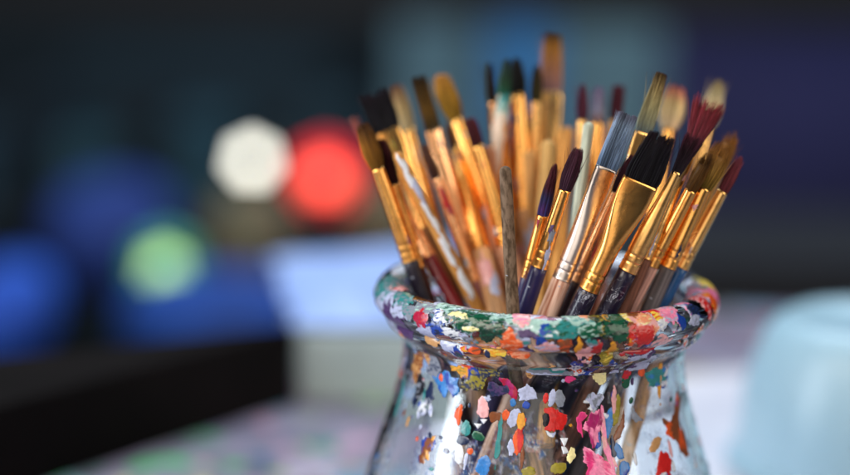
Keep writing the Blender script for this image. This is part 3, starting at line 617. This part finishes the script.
SHAPES = {'round': [(0, 1, 0), (.3, .0, 1), (.6, 0, .86), (.85, 0, .5), (1, 0, .14)], 'filbert': [(0, 1, 0), (.35, 0, 1), (.7, 0, .95), (.9, 0, .72), (1, 0, .45)], 'flat': None, 'splay': None}
def bristles(kind, z0, length, wj, wm, wt, th, stops, n, jag, parent, clump=14, seed=1):
    n = int(n * 1.5); clump = int(clump * 1.8)
    rg = np.random.default_rng(seed)
    if kind in ('round', 'filbert'):
        tk = np.array([s[0] for s in SHAPES[kind]]); wk = np.array([s[1] * wj + s[2] * wm for s in SHAPES[kind]])
    else:
        tk = np.array([0, .25, 1.0]); wk = np.array([wj, (wj * .6 + wm * .4) if kind == 'splay' else wm, wt])
    flat = kind in ('flat', 'splay')
    def thick(t): return th * (1 - 0.5 * t) if flat else np.interp(t, tk, wk) * th / wj
    rr, aa = np.sqrt(rg.random(n)), rg.random(n) * 2 * math.pi
    if flat: bx, by = rg.uniform(-1, 1, n), rg.uniform(-1, 1, n)
    else: bx, by = rr * np.cos(aa), rr * np.sin(aa)
    cc = rg.integers(0, clump, n)
    if flat: cx = np.sort(rg.uniform(-1, 1, clump)); cc = np.argmin(np.abs(bx[:, None] - cx[None] + rg.normal(0, .04, (n, 1))), 1); gx, gy = cx[cc], rg.uniform(-.6, .6, clump)[cc]
    else:
        ka = rg.random(clump) * 2 * math.pi; kr = np.sqrt(rg.random(clump)); kx, ky = kr * np.cos(ka), kr * np.sin(ka)
        cc = np.argmin((bx[:, None] - kx) ** 2 + (by[:, None] - ky) ** 2, 1); gx, gy = kx[cc], ky[cc]
    n_ = n; KR = 6; T = np.linspace(0, 1, KR)
    cl = rg.normal(0, 1, clump)[cc]
    ln = 1 - jag * (0.5 * np.abs(cl) * 0.7 + rg.random(n) * 0.55)
    if kind == 'flat' or kind == 'splay': pass
    V = np.zeros((n, KR, 3, 3)); C = np.zeros((n, KR, 3, 4)); C[..., 3] = 1
    sp = np.array([s[0] for s in stops]); sc = np.array([lin(s[1]) for s in stops])
    br = np.clip(rg.normal(1, .36, n), .35, 2.0) * (1 + 0.22 * rg.normal(0, 1, clump)[cc]).clip(.6, 1.5)
    rad = rg.uniform(0.00008, 0.00015, n); dx, dy = rg.normal(0, 1, n), rg.normal(0, 1, n); wild = np.where(rg.random(n) < 0.05, 6.5, 1.0); dx, dy = dx * wild, dy * wild
    for k, t in enumerate(T):
        te = t * ln; q = (0.3 if flat else 0.5) * t ** 1.6
        ux, uy = bx * (1 - q) + gx * q, by * (1 - q) + gy * q
        x = ux * np.interp(te, tk, wk) + dx * 0.00022 * t ** 2 * (1 + 2 * jag); y_ = uy * thick(te) + dy * 0.00022 * t ** 2; z = z0 + te * length
        for s_ in range(3):
            an = 2.1 * s_ + dx; r_ = rad * (1 - 0.75 * t ** 2)
            V[:, k, s_, 0] = x + r_ * np.cos(an); V[:, k, s_, 1] = y_ + r_ * np.sin(an); V[:, k, s_, 2] = z
        for c_ in range(3): C[:, k, :, c_] = (np.interp(te, sp, sc[:, c_]) * br)[:, None]
    idx = np.arange(n * KR * 3).reshape(n, KR, 3); F = []
    for s_ in range(3):
        s2 = (s_ + 1) % 3
        F.append(np.stack([idx[:, :-1, s_], idx[:, :-1, s2], idx[:, 1:, s2], idx[:, 1:, s_]], -1).reshape(-1, 4))
    Vf = V.reshape(-1, 3); Cf = C.reshape(-1, 4); Ff = np.concatenate(F).tolist()
    m_, rows = 18, []; V2, C2 = [], []
    for t in np.linspace(0, 0.9 - jag * 0.5, 9):                     # a dense heart of hair under the loose strands
        w_ = np.interp(t, tk, wk) * (0.86 - 0.2 * t * (1 if flat else 0.4)); h_ = thick(t) * (0.84 - .3 * t); base = len(Vf) + len(V2); rows.append(base)
        for i in range(m_):
            a_ = 2 * math.pi * i / m_; V2.append((w_ * math.cos(a_), h_ * math.sin(a_), z0 + t * length)); C2.append([np.interp(t, sp, sc[:, c_]) * .6 for c_ in range(3)] + [1])
    for A, B in zip(rows[:-1], rows[1:]):
        for i in range(m_): Ff.append((A + i, A + (i + 1) % m_, B + (i + 1) % m_, B + i))
    Ff.append(tuple(range(rows[-1], rows[-1] + m_)))
    o = link("bristles", np.vstack([Vf, np.array(V2)]), Ff, hair, parent); setcol(o, np.vstack([Cf, np.array(C2)])); return o

def stain(parent, prof, z, ang, dz, da, color, name="paint_stain"):
    """a dab of paint lying on a round or flat part whose profile is prof"""
    zs = np.array([p[0] for p in prof]); A = np.array([p[1] for p in prof]); B = np.array([p[2] for p in prof])
    n, V, C = 36, [], []
    sd = random.random() * 50
    for t in (1, .93, .75, .45, .01):
        for i in range(n):
            a_ = 2 * math.pi * i / n; wob = 1 + 1.9 * (fbm(np.array([[math.cos(a_) * 2.2 + sd, math.sin(a_) * 2.2, 0]]), 3, 2)[0] - .5)
            zz = z + dz * t * wob * math.cos(a_); an = ang + da * t * wob * math.sin(a_); hgt = 0.00008 + 0.00016 * math.sqrt(1 - t * t)
            V.append(((np.interp(zz, zs, A) + hgt) * math.cos(an), (np.interp(zz, zs, B) + hgt) * math.sin(an), zz)); C.append((*PC[color], 1))
    F = [(k * n + i, k * n + (i + 1) % n, (k + 1) * n + (i + 1) % n, (k + 1) * n + i) for k in range(4) for i in range(n)]
    F.append(tuple(range(4 * n, 5 * n)))
    o = link(name, V, F, paint, parent); setcol(o, C); return o

GROUP = "paint brushes standing in the glass jar"
BI = [0]
def brush(label, kind, T, J, B, D, w, stops, fer='gold', handle=('#2a1a22', 0.2, 0), th=None, tw=0, jag=0.12, n=260, maxlen=0.21, crimps=2, stains=(), clump=14):
    """T, J, B: where bristle tip, ferrule top and ferrule foot show in the photo; D: their distances in mm; w: widths in px (ferrule foot, ferrule top, widest hair, tip)"""
    BI[0] += 1; seed = BI[0] * 13 + 1
    wf, wj, wm, wt = [x * K / 2 * (D[0] / 750) for x in w]
    a, v, end, viol, pen = settle(T, B, D[0], D[1], wf, maxlen)
    if viol > 0.001 or pen > 0.004: print("SETTLE", label[:40], round(viol * 1000, 1), round(pen * 1000, 1), round(end, 3))
    z = -v; x = np.cross(fwd, z); x /= np.linalg.norm(x); yv = np.cross(z, x)
    c_, s_ = math.cos(math.radians(tw)), math.sin(math.radians(tw)); x, yv = x * c_ + yv * s_, yv * c_ - x * s_
    root = empty("paint_brush"); base = a + v * end
    root.matrix_world = Matrix(((x[0], yv[0], z[0], base[0]), (x[1], yv[1], z[1], base[1]), (x[2], yv[2], z[2], base[2]), (0, 0, 0, 1)))
    tag(root, label, "paint brush", GROUP)
    def frac(q): return math.hypot(q[0] - T[0], q[1] - T[1]) / math.hypot(B[0] - T[0], B[1] - T[1])
    LB = float(np.linalg.norm(at(*B, D[1] / 1000) - at(*T, D[0] / 1000))); zj = end - LB * frac(J); zb = max(end - LB, 0.03)
    flat = kind in ('flat', 'splay')
    if th is None: th = 0.34 if flat else 1.0
    tj = wj * th if flat else wj
    # ferrule: round foot with pressed rings, drawn out to the head
    P = []
    FL = zj - zb
    for t in np.linspace(0, 1, 46):
        e = max(0, (t - 0.3) / 0.62); e = min(1, e); e = e * e * (3 - 2 * e)
        ax, ay = wf + (wj - wf) * e, wf + (tj - wf) * e
        if not flat: ax = ay = wf + (wj - wf) * t
        P.append([zb + FL * t, ax, ay])
    fine = []
    zs_ = np.array([p[0] for p in P]); ax_ = np.array([p[1] for p in P]); ay_ = np.array([p[2] for p in P])
    for zz in np.concatenate([np.linspace(zb, zb + min(0.013, FL * .4), 50), np.linspace(zb + min(0.013, FL * .4), zj, 26)[1:]]):
        g = sum(0.0002 * math.exp(-((zz - (zb + 0.0036 + i * 0.0029)) / 0.0004) ** 2) for i in range(crimps)) - 0.00015 * math.exp(-((zz - zb) / 0.0004) ** 2)
        fine.append((zz, np.interp(zz, zs_, ax_) - g, np.interp(zz, zs_, ay_) - g))
    fo = tube_part("ferrule", fine, FM[fer], root, 36)
    for (fz, ang, dz, da, colr) in stains: stain(fo, fine, zb + FL * fz, math.radians(ang), dz, da, colr)
    if seed > 40:
        for _ in range(random.choice((0, 1, 2, 2, 3))):
            f_ = random.choice((random.uniform(.04, .3), random.uniform(.75, .97))); stain(fo, fine, zb + FL * f_, math.radians(-90 + random.uniform(-60, 60)), random.uniform(.0010, .0042), random.uniform(.08, .35), random.choice(('white', 'lilac', 'crimson', 'grey', 'navy', 'rose', 'purple', 'black', 'brown', 'olive')))
    # handle: swells under the ferrule, then tapers to a blunt end
    HP = []; HL = zb + 0.002
    for t in np.linspace(0, 1, 30):
        zz = HL * (1 - t); s_ = 1 - t
        r_ = np.interp(t, [0, .04, .2, .45, .8, 1.0], [.95, .99, 1.06, 1.04, .92, .74]) * wf
        if zz < r_: r_ *= math.sqrt(max(0.02, 1 - (1 - zz / r_) ** 2))
        HP.append((zz, r_, r_))
    HP = HP[::-1]; ho = tube_part("handle", HP, handle_mat(*handle), root, 28)
    if handle is CREAMH:
        for _ in range(2): stain(ho, HP, HL * random.uniform(.78, .97), math.radians(-90 + random.uniform(-50, 50)), random.uniform(.003, .009), random.uniform(.2, .6), random.choice(('white', 'rose', 'pink', 'lilac', 'red', 'white')))
    bristles(kind, zj - 0.0012, LB * frac(J) + 0.0012, wj * 0.9, wm, wt, (tj if flat else wj) * 0.85, stops, n, jag, root, clump, seed)
    return root
def stick(label, T, B, D, w, handle, maxlen=0.21, cat="stick", name="wooden_stick", stains=()):
    BI[0] += 1
    w0, w1 = [x * K / 2 * (D[0] / 750) for x in w]
    a, v, end, viol, pen = settle(T, B, D[0], D[1], w1, maxlen)
    if viol > 0.001 or pen > 0.004: print("SETTLE", label[:40], round(viol * 1000, 1), round(pen * 1000, 1), round(end, 3))
    z = -v; x = np.cross(fwd, z); x /= np.linalg.norm(x); yv = np.cross(z, x); base = a + v * end
    HP = []
    for t in np.linspace(0, 1, 60):
        zz = end * (1 - (1 - t) ** 1.6); r_ = w1 + (w0 - w1) * (zz / end) ** 1.5
        r_ *= 1 + 0.05 * (vnoise(np.array([[zz * 180, BI[0], 0]]), 3)[0] - .5)
        u = end - zz
        if u < w0: r_ *= math.sqrt(max(0.03, 1 - (1 - u / w0) ** 2))
        HP.append((zz, r_, r_))
    o = tube_part(name, HP, handle_mat(*handle), None, 28)
    o.matrix_world = Matrix(((x[0], yv[0], z[0], base[0]), (x[1], yv[1], z[1], base[1]), (x[2], yv[2], z[2], base[2]), (0, 0, 0, 1)))
    tag(o, label, cat)
    for (fz, ang, dz, da, colr) in stains: stain(o, HP, end * fz, math.radians(ang), dz, da, colr)
    return o

MAROON = [(0, '#1d0d18'), (.6, '#3a1524'), (1, '#52202c')]
BLACK = [(0, '#0a0810'), (.7, '#100c16'), (1, '#241620')]
GOLD = [(0, '#8a6a1c'), (.5, '#b98a2c'), (1, '#c98d3a')]
NAVYH, BLACKH, CREAMH = ('#27224e', .1, 0), ('#17122a', .6, 0), ('#dca878', .2, .3)
# front row, in focus
stick("speckled grey brown wooden stick with blunt rounded top at front", (505, 166), (513, 312), (702, 706), (12.5, 14.5), ('#75614f', 0, .8, '#463626'))
brush("black flat brush with wide gold ferrule, largest head in front", 'flat', (664, 133), (639, 181), (588, 292), (699, 706), (21, 37, 38, 27), BLACK, 'gold', BLACKH, .27, 8, .12, 520, clump=9)
brush("blue grey flat brush with silver ferrule and whitish wooden handle", 'flat', (629, 113), (605, 167), (561, 281), (704, 706), (20, 24, 24, 20), [(0, '#50698a'), (.6, '#8096b2'), (.85, '#8496ac'), (1, '#5a5468')], 'silver', ('#e0bca8', .1, .8, '#9a6048'), .3, 22, .06, 420, clump=12)
brush("round maroon brush with navy handle right of the thin stained one", 'filbert', (579, 147), (564, 190), (538, 270), (702, 706), (18, 13, 18, 8), [(0, '#2c1826'), (.7, '#3c1c2a'), (1, '#4a2030')], 'gold', NAVYH, stains=((.42, -75, .0028, .35, 'grey'), (.5, -95, .0016, .3, 'purple')))
brush("thin maroon brush with blue and red stains above its ferrule", 'round', (556, 163), (541, 216), (526, 281), (714, 714), (13, 12, 13, 4), [(0, '#2a3070'), (.12, '#8a1c34'), (.2, '#25306a'), (.38, '#2a2c50'), (.45, '#3a1522'), (1, '#54202a')], 'gold', NAVYH)
brush("dark maroon brush with slim silver neck and scratched black handle", 'splay', (696, 134), (676, 171), (627, 272), (702, 706), (20, 10, 16, 22), [(0, '#120d18'), (.6, '#24121e'), (1, '#4a1c2a')], 'palegold', BLACKH, .8, 0, .25, 340, clump=10)
brush("splayed dark red brush fanning above the dark maroon one", 'splay', (713, 97), (687, 150), (645, 258), (716, 712), (15, 13, 24, 37), [(0, '#3a1420'), (.5, '#6e2430'), (1, '#8a3038')], 'palegold', ('#7a5040', .1, .4), .5, 0, .28, 360, clump=13)
brush("small maroon brush squeezed between the silver and black flat brushes", 'round', (632, 154), (613, 191), (574, 284), (716, 714), (11, 8, 10, 3), MAROON, 'copper', ('#2a1a22', .2, 0), n=160)
brush("olive and tan flat brush with dark tip behind the black flat one", 'flat', (662, 72), (642, 131), (607, 245), (722, 722), (15, 17, 19, 10), [(0, '#4d6470'), (.25, '#8a8a6c'), (.7, '#9a8a5c'), (.9, '#6a5030'), (1, '#3a2818')], 'palegold', ('#a05a44', .1, .3), .35, 15, .06, 380, clump=10)
brush("brown haired brush with pinkish brown handle near right edge", 'filbert', (711, 152), (690, 190), (651, 268), (708, 712), (15, 13, 16, 8), [(0, '#5a3a14'), (.5, '#6e4a1c'), (1, '#4a2c14')], 'gold', ('#d8a696', .1, .3), jag=.45, clump=4)
brush("golden brush with ragged dark tips and grey handle", 'filbert', (726, 140), (705, 188), (668, 268), (712, 716), (16, 15, 23, 12), [(0, '#6a5a1c'), (.4, '#a8803a'), (.75, '#8a5a24'), (1, '#4a2810')], 'gold', ('#6d6668', .1, .3), jag=.45, clump=4, n=340)
brush("pinkish maroon brush with blue handle, rightmost of all", 'round', (742, 156), (721, 190), (681, 268), (718, 722), (15, 11, 13, 4), [(0, '#6a3038'), (.6, '#8a4048'), (1, '#7a3a4c')], 'palegold', ('#1d5288', .1, 0), n=180)
brush("amber brush with dark ragged tip behind the golden one", 'filbert', (738, 128), (717, 172), (676, 262), (736, 732), (14, 13, 18, 8), [(0, '#9a7030'), (.6, '#9a6424'), (1, '#4a2a14')], 'gold', ('#7a4a34', .1, .3), jag=.5, clump=4)
stick("pale mint stick standing behind the maroon brushes", (589, 122), (573, 250), (736, 728), (11, 13), ('#c8d0bc', .3, .2), name="painted_stick")
# left group
brush("brown and gold oval brush with navy handle at the far left", 'filbert', (361, 122), (376, 168), (410, 260), (745, 742), (17, 14, 21, 12), [(0, '#6a4a1a'), (.5, '#8a5c20'), (1, '#3a2014')], 'gold', ('#1c1624', .1, 0), clump=8)
brush("dark maroon round brush beside the brown and gold oval one", 'filbert', (381, 138), (393, 185), (420, 270), (738, 736), (13, 10, 13, 6), [(0, '#200c12'), (.6, '#3a1018'), (1, '#4a1a1e')], 'gold', ('#8a4a20', .1, .4))
brush("thin reddish brush peeking out at the left edge with dark red handle", 'round', (351, 117), (366, 147), (428, 255), (766, 748), (14, 9, 10, 3), [(0, '#6a3030'), (1, '#8a5048')], 'copper', ('#6e1018', .1, 0), n=140)
stick("pale wooden stick streaked with white paint in the left group", (396, 152), (476, 305), (738, 730), (11, 17), ('#c88e48', .3, .6, '#a06a30'), stains=tuple((f, -90 + dx, .006, .5, c) for f, dx, c in ((.96, 0, 'white'), (.92, 10, 'lilac'), (.86, 5, 'white'), (.8, 0, 'white'), (.72, 8, 'white'), (.58, -10, 'grey'), (.54, 20, 'lilac'))))
brush("wide black flat brush at upper left", 'flat', (372, 90), (388, 129), (424, 222), (766, 752), (17, 25, 30, 33), BLACK, 'gold', ('#8a5a30', .1, .5), .3, 10, .15, 420, clump=8)
brush("cream brush with brown tip beside the wide black flat one", 'filbert', (396, 84), (408, 128), (438, 232), (784, 764), (15, 13, 16, 10), [(0, '#c8b890'), (.5, '#b8a070'), (1, '#6a3c30')], 'gold', CREAMH)
brush("dark olive flat brush in the upper left group", 'flat', (418, 75), (431, 127), (460, 225), (770, 752), (20, 17, 15, 14), [(0, '#2a2410'), (.4, '#6a4c18'), (1, '#2a2014')], 'copper', ('#c88a58', .2, .5), .4, 20, .1, 300)
brush("bushy golden brush with rounded tip in the upper left group", 'filbert', (439, 74), (456, 118), (492, 214), (776, 756), (20, 14, 22, 13), GOLD, 'gold', CREAMH, n=380)
brush("thin dark brush with red paint on its ferrule in the left group", 'round', (424, 143), (436, 178), (474, 282), (746, 738), (14, 8, 9, 3), [(0, '#3a1c14'), (1, '#6a4434')], 'copper', ('#d08a8a', .2, .3), n=140, stains=((.78, -90, .004, .7, 'red'), (.7, -70, .003, .6, 'crimson')))
brush("small dark maroon round tip low in the back left", 'filbert', (469, 117), (477, 144), (503, 235), (770, 752), (19, 13, 14, 7), [(0, '#3a1418'), (1, '#5a2028')], 'gold', ('#d8a080', .2, .5), n=180)
# back group
brush("tallest flat brush with brown pink hair and gold ferrule", 'flat', (553, 32), (551, 89), (547, 210), (800, 775), (21, 23, 22, 15), [(0, '#8a6a70'), (.4, '#9a6a50'), (.75, '#a8742c'), (.92, '#5a3a1c'), (1, '#1c1410')], 'palegold', CREAMH, .35, 5, .1, 420)
brush("dark olive pointed brush left of the tallest one", 'round', (537, 64), (536, 100), (533, 205), (782, 768), (16, 12, 13, 3), [(0, '#3a3a1c'), (.6, '#3a3018'), (1, '#1c1812')], 'palegold', CREAMH, n=200)
brush("black round brush with pale gold ferrule in the back", 'round', (516, 57), (519, 92), (525, 200), (788, 770), (20, 16, 18, 5), [(0, '#15130f'), (1, '#1d1a1a')], 'gold', CREAMH, n=260)
brush("green stained brush with white painted ferrule in the back", 'round', (508, 58), (505, 96), (493, 190), (775, 764), (17, 14, 13, 3), [(0, '#0f6a5a'), (.4, '#2a4a30'), (1, '#2a3a44')], 'palegold', ('#e0c0b0', .3, .3), n=220, stains=((.94, -90, .0035, 1.4, 'teal'), (.88, -90, .003, 1.4, 'mint'), (.72, -90, .009, 1.2, 'bone'), (.5, -95, .008, 1.1, 'bone')))
brush("thin dark pointed brush in the back, left of the green one", 'round', (489, 62), (492, 99), (501, 200), (790, 772), (12, 9, 10, 3), [(0, '#2a1c14'), (1, '#2a201c')], 'copper', CREAMH, n=180)
brush("narrow maroon brush behind the mint stick", 'round', (583, 83), (585, 118), (579, 235), (778, 764), (13, 10, 12, 5), [(0, '#4a2030'), (1, '#5a2438')], 'palegold', CREAMH, n=180)
brush("pale blue brush with orange hair behind the mint stick", 'filbert', (599, 86), (601, 120), (592, 236), (786, 768), (15, 14, 16, 8), [(0, '#b87a5a'), (.3, '#a8a8c0'), (1, '#7a6a90')], 'gold', CREAMH, n=200)
brush("dark maroon flat brush behind the blue grey one", 'flat', (619, 84), (616, 117), (604, 236), (790, 770), (14, 12, 13, 10), [(0, '#4a1c2a'), (1, '#5a2434')], 'palegold', CREAMH, .4, 0, .12, 220)
brush("cream mop brush with red tip in the back right", 'filbert', (677, 86), (670, 130), (645, 255), (782, 764), (14, 13, 26, 16), [(0, '#d8c0a0'), (.55, '#e0c890'), (.8, '#d89070'), (1, '#b04a3a')], 'gold', CREAMH, n=360)
brush("cream pointed brush at the back right behind the red splayed one", 'round', (720, 80), (711, 128), (676, 255), (776, 756), (13, 12, 21, 4), [(0, '#d8c89a'), (.6, '#c8b890'), (1, '#8a7440')], 'palegold', CREAMH, n=300)

# bare wooden ends and short brushes filling the middle of the bunch
PEACH, ORANGE = ('#d8a070', .1, .3), ('#cf8a3e', .1, .3, '#b06a28')
stick("honey coloured wooden stick just right of the speckled front stick", (530, 150), (526, 290), (780, 762), (14, 17), ('#d8a060', .1, .3))
stick("orange wooden stick left of the speckled front stick", (473, 168), (492, 290), (778, 762), (13, 16), ORANGE)
stick("tan wooden stick between the tallest brush and thin maroon brush", (549, 140), (538, 300), (766, 752), (15, 18), ('#dcae6a', .1, .3))
stick("pinkish wooden stick left of the speckled front stick, behind the orange one", (488, 146), (501, 290), (770, 756), (15, 18), ('#cc8a66', .1, .3))
stick("honey wooden stick behind the round maroon brush", (567, 128), (556, 290), (772, 752), (14, 17), ('#d89a50', .1, .3))
brush("blurred brown brush low between the two left golden ferrules", 'filbert', (450, 122), (457, 150), (482, 250), (786, 762), (19, 13, 14, 7), [(0, '#5a3a1c'), (1, '#6a4424')], 'gold', CREAMH, n=160)
brush("blurred tan brush between the pointed and black round brushes at back", 'filbert', (502, 104), (504, 130), (511, 225), (800, 770), (19, 13, 14, 7), [(0, '#9a7a4c'), (1, '#8a6a44')], 'gold', CREAMH, n=160)
